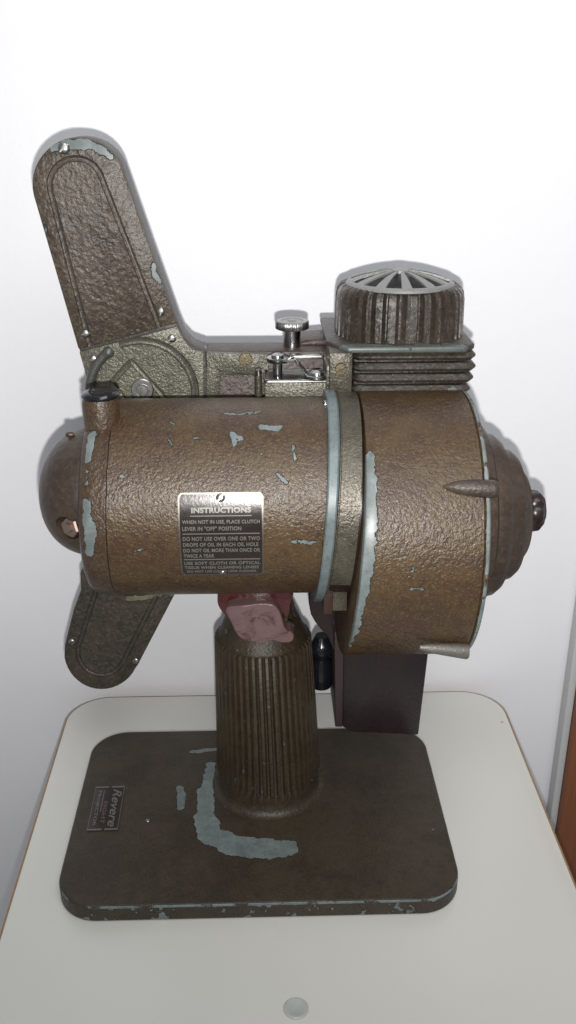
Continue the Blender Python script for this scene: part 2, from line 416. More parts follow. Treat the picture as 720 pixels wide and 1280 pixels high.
# --- paints for the head
c = []
c += seg(CM, [(281, 517), (300, 518), (325, 515)], [.06, .10, .06]) + seg(CM, [(326, 534), (348, 535)], .17)
c += seg(CM, [(291, 541), (293, 556)], [.19, .05]) + seg(CM, [(292, 545), (302, 549)], .13)
c += seg(CM, [(367, 558), (370, 574)], .09) + seg(CM, [(348, 594), (358, 603)], .09) + seg(CM, [(244, 547), (247, 547)], .07) + seg(CM, [(212, 549), (215, 556)], .06)
c += seg(CM, [(214, 529), (217, 530)], .05) + seg(CM, [(366, 677), (392, 678)], [.08, .12]) + seg(CM, [(170, 690), (178, 686)], .05)
motor_seam = lambda t: t.math('MULTIPLY', t.ramp(t.math('ABSOLUTE', t.math('SUBTRACT', t.math('SUBTRACT', 1, t.math('SUBTRACT', 1, t.xyz(t.p)[0])), t.math('ADD', -6.27, t.math('MULTIPLY', t.math('SUBTRACT', t.xyz(t.p)[2], 19.3), .032)))), .05, .02), t.ramp(t.noise(2, 3, .6), .50, .60))
BR1, BR2, BR3 = (.047, .024, .013), (.067, .040, .016), (.114, .088, .044)
m_motor = paint('brown_wrinkle_paint_on_motor', BR1, BR2, BR3, .33, .018, 5.2, c, fleck=.5, warp=.24, wscale=3.0, specks=.765, rim=motor_seam)
# left cap chips
CC = lambda x, y: CM(x, y, MR * .985)
c = seg(CC, [(115, 543), (112, 556), (109, 575)], [.20, .22, .14]) + seg(CC, [(108, 588), (107, 604)], .11)
c += seg(CC, [(108, 628), (108, 650), (113, 665), (110, 690)], [.16, .24, .32, .16]) + seg(CC, [(116, 530), (124, 528)], .05)
m_cap = paint('brown_wrinkle_paint_on_cap', BR1, (.06, .04, .025), BR3, .33, .018, 5.2, c, fleck=.5, warp=.24, specks=.78)
m_dome = paint('smooth_brown_paint', (.038, .025, .018), (.055, .038, .026), (.085, .065, .045), .38, .014, 2.8, (), fleck=.4, specks=.79)
# drum chips
c = seg(CD, [(461, 572), (460, 600), (460, 650), (457, 700), (450, 740), (440, 790), (434, 808)], [.20, .34, .42, .40, .38, .22, .16])
c += seg(CD, [(516, 737), (528, 736)], .06) + seg(CD, [(438, 567), (439, 569)], .05) + seg(CD, [(475, 524), (476, 525)], .05) + seg(CD, [(513, 715), (516, 713)], .06)
def drum_rim(t):
    x, y, z = t.xyz(t.p)
    e = t.math('SUBTRACT', x, t.math('ADD', RIMX, t.math('MULTIPLY', t.math('SUBTRACT', z, 19.3), .010)))
    return t.math('MULTIPLY', t.ramp(t.math('ADD', e, t.math('MULTIPLY', t.noise(1.5, 3, .6), .12)), .14, .17), t.ramp(t.noise(.8, 3, .6, off=(5, 5, 5)), .36, .46))
RIMX = atC(613, 648, YC, DZ, DR).x - .27
m_drum = paint('brown_wrinkle_paint_on_drum', BR1, BR2, BR3, .33, .018, 5.2, c, fleck=.5, warp=.26, wscale=2.4, specks=.78, rim=drum_rim)
m_ring = paint('worn_grey_flange', BR1, BR2, BR3, .40, .02, 3.4, primer=(.125, .155, .158), rim=lambda t: t.ramp(t.math('ADD', t.noise(.7, 4, .6, off=(8, 1, 3)), t.math('MULTIPLY', t.math('SUBTRACT', t.xyz(t.p)[2], 15.8), .10)), .36, .40), specks=.8)
m_band = paint('olive_gold_metal', (.060, .052, .038), (.092, .082, .06), (.14, .128, .095), .34, .012, 6.0, fleck=.5, metal=.35, specks=.85)
m_olive = paint('olive_gold_hammered', (.072, .067, .050), (.115, .108, .082), (.18, .172, .135), .33, .016, 6.0, fleck=.6, metal=.3, specks=.80, primer=(.15, .17, .15))
m_case = paint('plum_brown_paint', (.044, .026, .021), (.057, .035, .028), (.08, .055, .044), .42, .02, 4, fleck=.3, specks=.8)
m_arm = paint('rough_brown_on_reel_arm', (.04, .03, .02), (.055, .04, .03), (.19, .165, .125), .38, .06, 3.6, (), fleck=.5, specks=.79)
m_side = paint('grey_brown_side', (.040, .035, .032), (.058, .052, .048), None, .45, .012, 4, specks=.72)
m_fin = paint('dark_fin_paint', (.026, .019, .015), (.045, .035, .027), (.09, .09, .08), .38, .018, 3.0, fleck=.45, specks=.70, primer=(.11, .125, .115))

# --- motor
LX = -6.27; RX = atC(407, 620, YC, MZ, MR).x; EX = atC(106, 620, YC, MZ, MR).x - .45
print('LX', LX, RX, EX)
b = lathe([(LX - .02, MR - .10), (LX + .03, MR), (LX + .6, MR)] + [(LX + .6 + (RX - LX - .6) * i / 16, MR) for i in range(1, 17)] + [(RX + .8, MR)], (YC, MZ), 'X', 128)
motor = link('motor_housing', ht(b), m_motor, pr); tag(motor, 'horizontal brown motor cylinder with grey paint chips and instruction plate')
# rear cap with its rounded corner
b = lathe([(LX - .025, MR * .6), (LX - .02, MR - .06), (EX + .62, MR - .10), (EX + .3, MR - .18), (EX + .1, MR - .38), (EX, MR - .62), (EX - .02, 2.0)], (YC, MZ), 'X', 128)
capo = link('motor_end_cap', ht(b), m_cap, pr); tag(capo, 'left end cap of the motor with large grey paint chips')
# dome
dz, dr = rows((96, 534), (98, 694), YC); dx = EX
DT = atY(51, 618, YC).x
b = lathe([(dx + .2, dr), (dx - .02, dr * 1.0)] + [(dx + (DT - dx) * math.sin(a), max(.01, dr * math.cos(a) ** .92)) for a in [PI / 2 * i / 14 for i in range(1, 15)]], (YC, dz), 'X', 96)
ns = atY(88, 656, YC - dr * .82)
b = cut(b, [orient(lathe([(-.35, .60), (.9, .60)], (0, 0), 'Z', 32), (ns.x + .15, ns.y, ns.z), (-.6, -.78, -.1))])
dome = link('bearing_dome', ht(b), m_dome, pr); tag(dome, 'rounded brown dome bulging from the left end of the motor')
b = lathe([(-.4, .58), (.05, .58), (.12, .50), (.02, .46), (.02, .30), (.25, .26), (.28, .01)], (0, 0), 'Z', 6)
link('hex_nut', orient(lathe([(-.5, .50), (.16, .50), (.24, .42), (.24, .24), (.34, .22), (.36, .01)], (0, 0), 'Z', 6), (ns.x + .1, ns.y - .12, ns.z), (-.5, -.85, 0.05), .3), M['copper'], dome)
p = atY(84, 537, YC - .3)
link('pip', lathe([(p.x - .10, .03), (p.x - .07, .08), (p.x + .0, .12), (p.x + .18, .12), (p.x + .26, .08)], (YC - .3, p.z - .24), 'X', 16), m_dome, dome)
# block and black knob on the cap
p0, p1 = atY(100, 505, -2.4), atY(149, 505, -2.4)
b = box(p0.x, p1.x - .5, -2.9, -.6, 21.6, p0.z + .28, .3, 3)
# oval turret that carries the knob
kc = atY(126, 497, -1.9)
b = lathe([(kc.z - 2.6, .66), (kc.z - 1.4, .78), (kc.z - .25, .80), (kc.z + .02, .74), (kc.z + .05, .3)], (kc.x - .03, -1.9), 'Z', 40)
link('oil_cup', b, m_cap, capo)
b = lathe([(kc.z + .0, .62), (kc.z + .06, .80), (kc.z + .16, .84), (kc.z + .26, .78), (kc.z + .33, .60), (kc.z + .30, .42), (kc.z + .34, .2), (kc.z + .34, .01)], (kc.x, -1.9), 'Z', 40)
for v in b.verts: v.co.z += (v.co.x - kc.x) * .05; v.co.z += .02 * math.sin(v.co.x * 7)
bk = link('black_cap', b, M['black'], capo); tag(bk, 'glossy black round cap on top of the motor end')

# --- flange ring, olive band, drum
FX0, FX1 = atC(408, 640, YC, RZ, RR).x - .1, atC(422, 640, YC, RZ, RR).x - .1
b = lathe([(FX0, MR - .3), (FX0, RR - .06), (FX0 + .06, RR), (FX1 - .1, RR), (FX1 - .02, RR - .07), (FX1, MR - .3)], (YC, RZ), 'X', 128)
ring = link('flange_ring', ht(b), m_ring, pr); tag(ring, 'raised ring between motor and drum worn to grey blue primer')
for px_, py_, r_ in ((404, 504, .16), (403, 678, .15)):
    p = atC(px_, py_, YC, MZ, MR)
    nrm = Vector((-1, -.25, .1))
    link('flange_screw', orient(lathe([(-.4, r_), (.0, r_), (.06, r_ * .8), (.08, .01)], (0, 0), 'Z', 20), (p.x + .06, p.y - .12, p.z), nrm), M['chrome'], ring)
BX = 4.30
DX0 = 4.42
b = lathe([(FX1 - .05, 3.8), (FX1 - .05, RR - .16), (FX1 + .02, RR - .02), (FX1 + .05, RR - .02), (FX1 + .09, RR - .10), (BX, RR - .06), (BX + .02, 3.8)], (YC, RZ - .05), 'X', 128)
c1 = atY(436, 722, -4.0)
b = cut(b, [box(FX1 + .0, BX + .6, -7.5, 5, 10, c1.z + .0)])
band = link('clamp_band', ht(b), m_band, pr); tag(band, 'curved olive gold band between the grey ring and the drum')
# lug under the band
l0, l1 = atY(408, 724, -3.9), atY(437, 757, -3.9)
lug = link('clamp_lug', box(l0.x + .05, l1.x - .12, -3.95, -1.5, l1.z - .25, l0.z - .12, .06), m_band, pr)
link('latch_gap', box(l1.x - .40, l1.x + .25, -4.1, -3.0, l0.z - .14, l0.z + .10, .02), M['dark'], lug)
rm = plain('red_brown_patch', (.035, .016, .012), .45, 0, .3, 2, .02, 8)
link('lug_plate', box(l0.x - .12, l0.x + .30, -4.05, -3.3, l1.z - .35, l0.z - .05, .05), rm, lug)
b = lathe([(FX1 + .1, 3.5), (FX1 + .1, RR - .45), (DX0 + .3, RR - .45), (DX0 + .3, 3.5)], (YC, RZ - .4), 'X', 96)
link('drum_collar', ht(b), M['maroon_dark'], pr)

prof = [(DX0 + .02, 3.0), (DX0 - .0, DR - .10), (DX0 + .03, DR - .03), (DX0 + .10, DR)] + [(DX0 + .1 + (RIMX - DX0 - .1) * i / 12, DR) for i in range(1, 13)]
prof += [(RIMX + .03, DR - .03), (RIMX + .05, DR - .05), (RIMX + .07, DR + .01), (RIMX + .22, DR + .01), (RIMX + .28, DR - .05), (RIMX + .30, DR - .3), (RIMX + .30, 4.5)]
drum = link('blower_drum', ht(lathe(prof, (YC, DZ), 'X', 160)), m_drum, pr); tag(drum, 'large brown drum with a strip of grey blue chipped paint down its left edge')
# stepped end dish
ez = DZ + .35; XE = RIMX + .28
T = [(0, 4.75), (.25, 4.72), (.50, 4.55), (.58, 4.2), (.62, 4.12), (.92, 4.02), (1.12, 3.78), (1.18, 3.42), (1.24, 3.35), (1.52, 3.22), (1.70, 2.98), (1.75, 2.6), (1.82, 2.52), (2.02, 2.1), (2.08, 1.6), (2.1, .05)]
b = lathe([(XE + t_ * 1.45, r_ * .95) for t_, r_ in T], (YC, ez), 'X', 128)
dish = link('stepped_end_cover', ht(b), m_dome, pr); tag(dish, 'stepped brown cover on the right end of the drum')
# dark knob on its centre
kz, kr = rows((671, 614), (671, 662), YC)
kx = XE + 3.05
b = lathe([(kx - .2, .55), (kx + .1, .95), (kx + .35, 1.02), (kx + .62, .98), (kx + .85, .72), (kx + .95, .4), (kx + .96, .01)], (YC, kz), 'X', 72, lambda a, t: .88 + .12 * abs(math.cos(a * 3 + .5)) ** .6)
kn = link('end_knob', ht(b), M['maroon_dark'], pr); tag(kn, 'dark red lobed knob at the far right end')
# bosses along the drum
def boss(pts, radii, mat, lab):
    pp = [CD(x, y, DR) for x, y in pts]
    o = link('screw_boss', tube(pp, .2, 24, rad=radii), mat, drum); tag(o, lab); return o
bm_ = paint('boss_paint', (.04, .028, .022), (.06, .044, .033), None, .38, .02, 4, seg(CD, [(592, 606), (606, 607)], .13), warp=.12, specks=.8)
boss([(553, 608), (558, 608.5), (566, 609), (576, 609.5), (586, 610), (604, 611), (616, 611.5), (619, 611.5), (622, 611.5)], [.02, .12, .22, .30, .35, .38, .38, .36, .30], bm_, 'bullet shaped boss on the side of the drum')
bm2 = plain('grey_bare_boss', (.17, .16, .14), .4, .5, .3, 5, .03, 12)
bz = [CD(x, y + 1, DR + .28) for x, y in [(524, 808), (535, 809), (548, 810), (560, 811), (572, 812), (583, 813), (585, 813)]]
o = link('screw_boss', tube(bz, .2, 24, rad=[.10, .20, .25, .29, .33, .36, .31]), bm2, drum); tag(o, 'bare grey tapered boss under the drum at its right')
e = bz[-1]; link('hole', lathe([(e.x - .02, .21), (e.x + .03, .20), (e.x + .03, .01)], (e.y, e.z), 'X', 20), M['dark'], o)

# --- instruction plate, bent to the motor
def cylmap(b, X0, A0, h):               # local x along the axis, local y up the cylinder
    for v in b.verts:
        a = A0 + v.co.y / MR; r = MR + h + v.co.z
        v.co = Vector((X0 + v.co.x, YC - r * math.cos(a), MZ + r * math.sin(a)))
    bmesh.ops.recalc_face_normals(b, faces=b.faces); return b
qs = [CM(224.6, 613.6), CM(331.6, 617.5), CM(224.6, 716.7), CM(327.7, 717.7)]
an = [math.atan2(q.z - MZ, -(q.y - YC)) for q in qs]
aT, aB = (an[0] + an[1]) / 2, (an[2] + an[3]) / 2; x0 = (qs[0].x + qs[2].x) / 2; x1 = (qs[1].x + qs[3].x) / 2
PW, PH = x1 - x0, (aT - aB) * MR; A0 = (aT + aB) / 2; XC = (x0 + x1) / 2
print('plate', PW, PH, math.degrees(A0))
def sheet(w, h, z0, z1, r, nx=2, ny=24):
    b = bmesh.new(); o = rrect(-w / 2, w / 2, -h / 2, h / 2, r, 4)
    # horizontal strips so that it bends
    ys = sorted(set([-h / 2 + h * i / ny for i in range(ny + 1)]))
    V0, V1 = [], []
    for y in ys:
        dy = max(0, abs(y) - (h / 2 - r)); inset = r - math.sqrt(max(0, r * r - dy * dy))
        V0.append([b.verts.new((-w / 2 + inset, y, z0)), b.verts.new((w / 2 - inset, y, z0))]); V1.append([b.verts.new((-w / 2 + inset, y, z1)), b.verts.new((w / 2 - inset, y, z1))])
    for i in range(ny):
        b.faces.new((V1[i][0], V1[i][1], V1[i + 1][1], V1[i + 1][0])); b.faces.new((V0[i][0], V0[i + 1][0], V0[i + 1][1], V0[i][1]))
        b.faces.new((V0[i][0], V1[i][0], V1[i + 1][0], V0[i + 1][0])); b.faces.new((V0[i][1], V0[i + 1][1], V1[i + 1][1], V1[i][1]))
    b.faces.new((*V0[0], *V1[0][::-1])); b.faces.new((*V0[-1], *V1[-1][::-1]))
    return b
m_plate = plain('dark_plate_enamel', (.022, .015, .013), .24, .2, .35, 2.5, .004, 8)
m_edge = plain('bare_plate_metal', (.17, .16, .14), .4, .9, .2, 6)
plate = link('instruction_plate', cylmap(sheet(PW, PH, -.03, .05, .12), XC, A0, 0), m_edge, motor); tag(plate, 'small dark metal plate headed INSTRUCTIONS')
link('plate_face', cylmap(sheet(PW - .14, PH - .14, 0, .012, .09), XC, A0, .052), m_plate, plate)
def ln(x, y, w, txt, h, bold=.02, mat='print', name='lettering'):
    b = fit_w(text_bm(txt, 1, 0, bold, 1.05, .008), w, h)
    bmesh.ops.translate(b, verts=b.verts, vec=(x, y, .004)); return b
U = PW; L0 = -PW / 2 + .16; TW = PW - .32
def yy(f): return PH / 2 - PH * f
lines = None
for (f, x, wd, tx, hh, bo) in (
    (.215, -PW * .345, PW * .70, 'INSTRUCTIONS', .042, .045), (.335, L0, TW, 'WHEN NOT IN USE, PLACE CLUTCH', .040, .02), (.405, L0, TW * .76, 'LEVER IN "OFF" POSITION', .040, .02),
    (.520, L0, TW, 'DO NOT USE OVER ONE OR TWO', .040, .02), (.590, L0, TW * .98, 'DROPS OF OIL IN EACH OIL HOLE', .040, .02), (.660, L0, TW, 'DO NOT OIL MORE THAN ONCE OR', .040, .02), (.730, L0, TW * .40, 'TWICE A YEAR', .040, .02),
    (.830, L0, TW, 'USE SOFT CLOTH OR OPTICAL', .038, .02), (.893, L0, TW * .98, 'TISSUE WHEN CLEANING LENSES', .036, .02), (.955, L0 + .1, TW * .92, 'DO NOT USE LIQUID LENS CLEANER', .032, .02)):
    hh = hh * PH
    b = ln(x, yy(f) , wd, tx, hh * (1.45 if f < .3 else 1.15), bo)
    lines = merge(lines, b)
# thicken line strokes for the rules and the half-round screw notches
for f, a0, a1 in ((.245, -.36, .36), (.44, -.455, .455), (.755, -.455, .455)):
    lines = box(a0 * PW, a1 * PW, yy(f) - .018, yy(f) + .018, 0, .014, bm=lines)
link('engraved_lettering', cylmap(lines, XC, A0, .066), M['print'], plate, smooth=False)
for f, r_ in ((.055, .19), (.965, .15)):
    a = A0 + yy(f) / MR
    screw('plate_screw', (XC, YC - (MR + .05) * math.cos(a), MZ + (MR + .05) * math.sin(a)), (0, -math.cos(a), math.sin(a)), r_, M['steel'], plate, .9, slot=True)

# --- mechanism casing behind the motor
YF, YB = 3.1, 5.3
zt = atY(320, 441, YF).z
xl, xr = atY(232, 470, YF).x, atY(470, 470, YF).x
pts = [P(236, 440, YF), P(404, 441, YF), P(470, 441, YF), (xr, 15.2), (P(230, 470, YF)[0] - 3.5, 15.2), P(120, 470, YF)]
case = link('mechanism_case', prism([(xl - .3, zt), (xr + .8, zt), (xr + .8, 14.8), (xl - 3.2, 14.8), (xl - 3.2, zt - 1.5), (xl - .6, zt - 1.5)], YF + .22, YB, .12), m_case, pr)
tag(case, 'plum brown casing behind the motor')
# raised rear hump of the casing, right of the knurled knob
h0, h1 = atY(380, 420, 6), atY(412, 420, 6)
link('case_hump', prism([(h0.x - .9, zt - .1), (h0.x, h0.z + .1), (h1.x + .6, h0.z + .25), (h1.x + .6, zt - .1)], 4.6, 6.8, .2, 3), m_case, case)

# upper reel arm, outline traced at its front plane
def outline(pts, Y): return [P(x, y, Y) for x, y in pts]
def arm_shape(l0, l1, r0, r1, cx, cy, r, a0, a1, Y, n=20, lo=None):
    """pixel outline: left foot, left shoulder, arc, right shoulder, right foot"""
    o = [l0, l1]
    for i in range(n + 1):
        a = math.radians(a0 + (a1 - a0) * i / n); o.append((cx + r * math.cos(a), cy - r * math.sin(a)))
    o += [r1, r0]
    return outline(o, Y)
up_out = arm_shape((98, 437), (66, 327), (221, 404), (188, 311), 98, 230, 58, 195, 15, YF)
back_out = arm_shape((98, 437), (66, 327), (223, 408), (189, 313), 98, 230, 58.5, 195, 15, YF)
# body goes down to the pivot block and runs into the case with a fillet
foot = outline([(240, 437), (226, 412)], YF)
body = [P(116, 500, YF), P(98, 437, YF)] + back_out[1:-1] + [P(223, 408, YF), P(229, 422, YF), P(240, 434, YF), P(258, 440, YF), P(262, 500, YF)]
arm = link('upper_reel_arm', prism(body, YF + .12, YB - .3, .12, 3), m_side, pr); tag(arm, 'tall rounded reel arm leaning left above the motor')
gro = arm_shape((114, 437), (88, 337), (199, 408), (163, 314), 95, 231, 33, 195, 20, YF)
gro = [P(116, 445, YF)] + gro[1:-1] + [P(201, 414, YF)]
m_armc = paint('reel_arm_cover_paint', (.040, .028, .019), (.060, .044, .030), (.115, .098, .072), .34, .022, 3.5,
               seg(lambda x, y: atY(x, y, YF - .1), [(66, 186), (80, 181), (110, 180), (128, 188), (138, 196)], [.14, .26, .24, .22, .12]) + seg(lambda x, y: atY(x, y, YF - .1), [(192, 332), (194, 345), (199, 352)], [.10, .2, .12])
               + seg(lambda x, y: atY(x, y, YF - .1), [(55, 278), (58, 288)], .12) + seg(lambda x, y: atY(x, y, YF - .1), [(48, 310), (84, 400)], .01), fleck=.55, warp=.16, specks=.78)
cov = prism(up_out, YF, YF + .30, .07, 2)
cov = cut(cov, [tube([(x, YF - .02, z) for x, z in gro], .15, 8)])
cv = link('arm_cover', cov, m_armc, arm, angle=30)
SC = lambda x, y, Y: atY(x, y, Y)
for (x, y, r_, s_) in ((80, 185, .26, .7), (201, 389, .20, 1.4), (107, 417, .21, .2)):
    screw('cover_screw', SC(x, y, YF), (0, -1, 0), r_, M['steel'], cv, s_)
# pivot plate
pp = outline([(99, 440), (221, 408), (229, 424), (240, 437), (255, 440), (255, 530), (125, 530)], YF - .05)
pl = prism(pp, YF - .06, YF + .24, .05, 2)
cc = P(178, 491, YF - .06); rr = (P(244, 491, YF - .06)[0] - P(112, 491, YF - .06)[0]) / 2
ring_path = [(x, YF - .06, z) for x, z in arc(cc[0], cc[1], rr, 20 - 60, 112, 50)]
dia = [(*P(164, 451, YF), ), P(140, 478, YF), P(166, 512, YF), P(206, 497, YF)]
dp = []
for i in range(4):
    a_, b_ = dia[i], dia[(i + 1) % 4]
    for k in range(8): dp.append((a_[0] + (b_[0] - a_[0]) * k / 8, YF - .08, a_[1] + (b_[1] - a_[1]) * k / 8))
pl = cut(pl, [tube(ring_path, .2, 8), tube(dp, .16, 8, closed=True)])
pv = link('pivot_plate', pl, m_olive, pr, angle=30); tag(pv, 'olive gold plate with ring and diamond grooves at the foot of the reel arm')
ar2 = arc(cc[0], cc[1], rr * .985, 178, 121, 24)
tb2 = link('guide_rail', tube([(x, YF - .16, z) for x, z in ar2], .17, 14, rad=[.23] * 21 + [.26, .28, .26, .18]), plain('grey_rail', (.10, .10, .092), .34, .5, .3, 5, .02, 10), pv)
tag(tb2, 'grey curved rail round the pivot plate')
pc_ = SC(178, 487, YF - .1)
link('washer', orient(lathe([(-.05, .55), (.06, .55), (.10, .50), (.10, .36), (.04, .35), (.04, .01)], (0, 0), 'Z', 40), pc_, (0, -1, 0)), M['steel'], pv)
screw('pivot_screw', (pc_.x, pc_.y - .05, pc_.z - .02), (0, -1, 0), .29, M['steel'], pv, 1.75, flat=True)
for (x, y, r_, s_) in ((215, 423, .20, .5), (117, 449, .21, .1)):
    screw('plate_screw', SC(x, y, YF - .06), (0, -1, 0), r_, M['steel'], pv, s_)

# gate side plate with its step and brass screw
pp = outline([(258, 441), (336, 443), (336, 520), (318, 520), (318, 471), (316, 469), (278, 469), (275, 472), (275, 500), (275, 520), (258, 520)], YF - .05)
sp = link('side_plate', prism(pp, YF - .05, YF + .24, .04, 2), m_olive, pr); tag(sp, 'olive metal side plate with a square cut-out beside the pivot plate')
screw('brass_screw', SC(307, 449, YF - .06), (0, -1, 0), .33, M['brass'], sp, 1.9, flat=True)
# post
p = SC(323, 470, 1.9)
post = link('guide_post', lathe([(p.z - 1.5, .17), (p.z + .02, .17)], (p.x, 1.9), 'Z', 20), m_band, pr)
link('post_cap', lathe([(p.z + .02, .16), (p.z + .28, .16), (p.z + .33, .11), (p.z + .33, .01)], (p.x, 1.9), 'Z', 20), M['chrome'], post)
# film gate box with chrome lid
a0, a1 = SC(331, 478, 1.2), SC(412, 478, 1.2)
gz = a0.z
gate = link('film_gate', box(a0.x, a1.x + .2, 1.25, YF + .2, gz - 1.2, gz - .04, .06), m_olive, pr); tag(gate, 'olive box with a chrome lid and lever above the motor')
b = slab(rrect(a0.x - .05, a1.x + .1, 1.15, YF - .02, .18, 6), gz - .03, gz + .06, .03)
lid = link('gate_lid', b, plain('dull_chrome_lid', (.17, .168, .16), .3, 1, .35, 3), gate)
rm_ = tube([(x, y, gz + .08) for x, y in rrect(a0.x, a1.x + .05, 1.22, YF - .08, .18, 6)], .045, 8, closed=True)
link('lid_rim', rm_, M['chrome'], gate)
# lever: two round bosses joined by a cranked strip
A, Bq = SC(347, 446, 1.9), SC(396, 467, 1.6)
def disc(c, r, h): return lathe([(c.z - h, r * .94), (c.z - h * .8, r), (c.z - .03, r), (c.z, r * .92), (c.z - .02, r * .6), (c.z - .02, .01)], (c.x, c.y), 'Z', 32)
lv = disc(A, .52, .22)
lv = lathe([(gz, .22), (A.z - .2, .22)], (A.x, A.y), 'Z', 20, bm=lv)
lv = lathe([(A.z - .02, .30), (A.z + .10, .28), (A.z + .16, .18), (A.z + .17, .01)], (A.x, A.y), 'Z', 24, bm=lv)
lv = merge(lv, disc(Bq, .60, .18))
lv = lathe([(Bq.z - .02, .34), (Bq.z + .08, .32), (Bq.z + .14, .2), (Bq.z + .15, .01)], (Bq.x, Bq.y), 'Z', 24, bm=lv)
strip = [(A.x + .2, A.z - .08), (A.x + .75, A.z - .10), (A.x + .95, A.z - .32), (Bq.x - .45, Bq.z - .06), (Bq.x, Bq.z - .07)]
so = [(x, z + .05) for x, z in strip] + [(x, z - .05) for x, z in strip[::-1]]
lv = prism(so, 1.42, 2.05, .02, 1, bm=lv)
lev = link('gate_lever', lv, M['chrome'], gate); tag(lev, 'chrome cranked lever with a round boss at each end')
link('lever_stud', lathe([(gz, .15), (gz + .22, .15), (gz + .26, .1), (gz + .26, .01)], (a1.x - .25, 1.75), 'Z', 16), M['chrome'], gate)
s0, s1 = SC(362, 447, 2.9), SC(403, 447, 2.9)
link('shelf_strip', box(s0.x, s1.x, 2.75, YF + .3, s0.z - .05, s0.z + .12, .03), M['steel'], gate)
link('gate_side', box(s1.x + .05, s1.x + .35, .9, YF + .3, gz - .8, zt - .05, .05), m_band, gate)
# knurled knob
k0 = SC(365, 432, 4.4); kt = SC(365, 411, 4.4).z; kh = SC(365, 399, 4.4).z
b = lathe([(k0.z - .3, .42), (kt + .02, .42)], (k0.x, 4.4), 'Z', 40)
stem = b
b = lathe([(kt, .5), (kt + .02, .76), (kt + .05, .80), (kh - .10, .80), (kh - .04, .74), (kh - .05, .55), (kh - .09, .50), (kh - .09, .2), (kh - .03, .15), (kh - .03, .01)], (k0.x, 4.4), 'Z', 216,
          lambda a, t: 1 + (.018 * (1 if math.sin(a * 54) > 0 else -1) if kt + .03 < t < kh - .05 else 0))
kb = link('knurled_knob', b, M['steel'], pr, angle=60); tag(kb, 'round knurled steel thumb knob standing on the casing')
link('stem', stem, M['chrome'], kb)

# block beside the lamp house
q0, q1 = SC(412, 445, .6), SC(437, 478, .6)
bl_ = link('hinge_block', box(q0.x, q1.x + .1, .5, 3.4, q1.z - .6, q0.z + .15, .06), m_band, pr); tag(bl_, 'small olive block with a slotted screw at the left of the lamp house')
screw('block_screw', SC(426, 461, .48), (0, -1, 0), .27, M['brass'], bl_, .45, flat=True)

# --- lamp house: fins, plate, ribbed hood, grille
LY0, LY1 = 1.0, 7.2
LYC = (LY0 + LY1) / 2
def fin(pxl, pxr, py, Y, th, name, mat, parent, round_=.5):
    l, r = SC(pxl, py, Y), SC(pxr, py, Y)
    b = slab(rrect(l.x, r.x, Y, LY1, round_, 6), l.z - th / 2, l.z + th / 2)
    for v in b.verts: pass
    bevel(b, th * .42, 1)
    return link(name, b, mat, parent)
fl_, fr_ = SC(443, 470, LY0), SC(588, 470, LY0)
zb = SC(500, 492, LY0).z
zp = SC(500, 436, LY0).z
lh = link('lamp_house', box(fl_.x, fr_.x - .3, LY0 + .55, LY1 - .5, zb - 1.6, zp - .1, .1), m_fin, pr); tag(lh, 'finned lamp house with a ribbed hood and pale grille standing on the drum')
for k, (y_, xr_) in enumerate(((447, 597), (461, 597), (475, 594), (489, 590))):
    fin(440, xr_, y_, LY0, .40, 'cooling_fin', m_fin, lh)
m_plt = paint('lamp_plate_paint', (.04, .03, .024), (.055, .046, .038), None, .42, .02, 3, rim=lambda t: t.ramp(t.math('ADD', t.noise(.9, 3, .6), t.math('MULTIPLY', t.math('SUBTRACT', t.xyz(t.p)[1], LY0 + .25), -.35)), .50, .56), specks=.74, primer=(.085, .10, .094))
l, r = SC(408, 437, LY0 - .15), SC(597, 437, LY0 - .15)
o_ = [(l.x + .95, LY0 - .2), (r.x - .55, LY0 - .2), (r.x, LY0 + .5), (r.x, LY1 + .1), (l.x + .1, LY1 + .1), (l.x + .1, LY0 + 1.1)]
b = slab(o_, zp - .16, zp + .12); bevel(b, .09, 3)
lp = link('lamp_plate', b, m_plt, lh)
# hood
hx0, hx1 = SC(421, 390, LYC - .9).x, SC(582, 390, LYC - .9).x
HX, HA, HB = (hx0 + hx1) / 2, (hx1 - hx0) / 2 * 1.0, 2.6
HZ0 = zp + .1; HZ1 = SC(500, 366, LYC - HB * .9).z
NRB = 36
b = bmesh.new(); N = NRB * 10; rings = []
def plan(a, k):
    n_ = 2.7
    c, s_ = math.cos(a), math.sin(a)
    return (math.copysign(abs(c) ** (2 / n_), c) * HA * k, math.copysign(abs(s_) ** (2 / n_), s_) * HB * k)
levels = [(HZ0, 1.0, 0), (HZ0 + .12, 1.0, 1), (HZ1 - .62, .99, 1), (HZ1 - .25, .97, 1), (HZ1 - .06, .93, 1), (HZ1 + .03, .87, .6), (HZ1 + .05, .80, 0), (HZ1 + .05, .2, 0)]
hood_off = [.92 + .16 * noise.noise(Vector((i * .7, 0, 0))) for i in range(NRB)]
for z, k, rb in levels:
    ringv = []
    for i in range(N):
        u = i / N * NRB; f = u - math.floor(u)
        # equal spacing along the outline comes close enough from the plain angle
        a = 2 * PI * i / N
        w = 1 if f < .50 else max(0, 1 - (math.sin((f - .50) / .50 * PI)) ** .6)
        x, y = plan(a, k * (1 - .10 * rb * (1 - w)) * (1 + .012 * rb * (hood_off[int(u) % NRB] - .92) * 6))
        ringv.append(b.verts.new((HX + x, LYC + y, z)))
    rings.append(ringv)
for A_, B_ in zip(rings, rings[1:]):
    for i in range(N): b.faces.new((A_[i], A_[(i + 1) % N], B_[(i + 1) % N], B_[i]))
b.faces.new(rings[0]); b.faces.new(rings[-1])
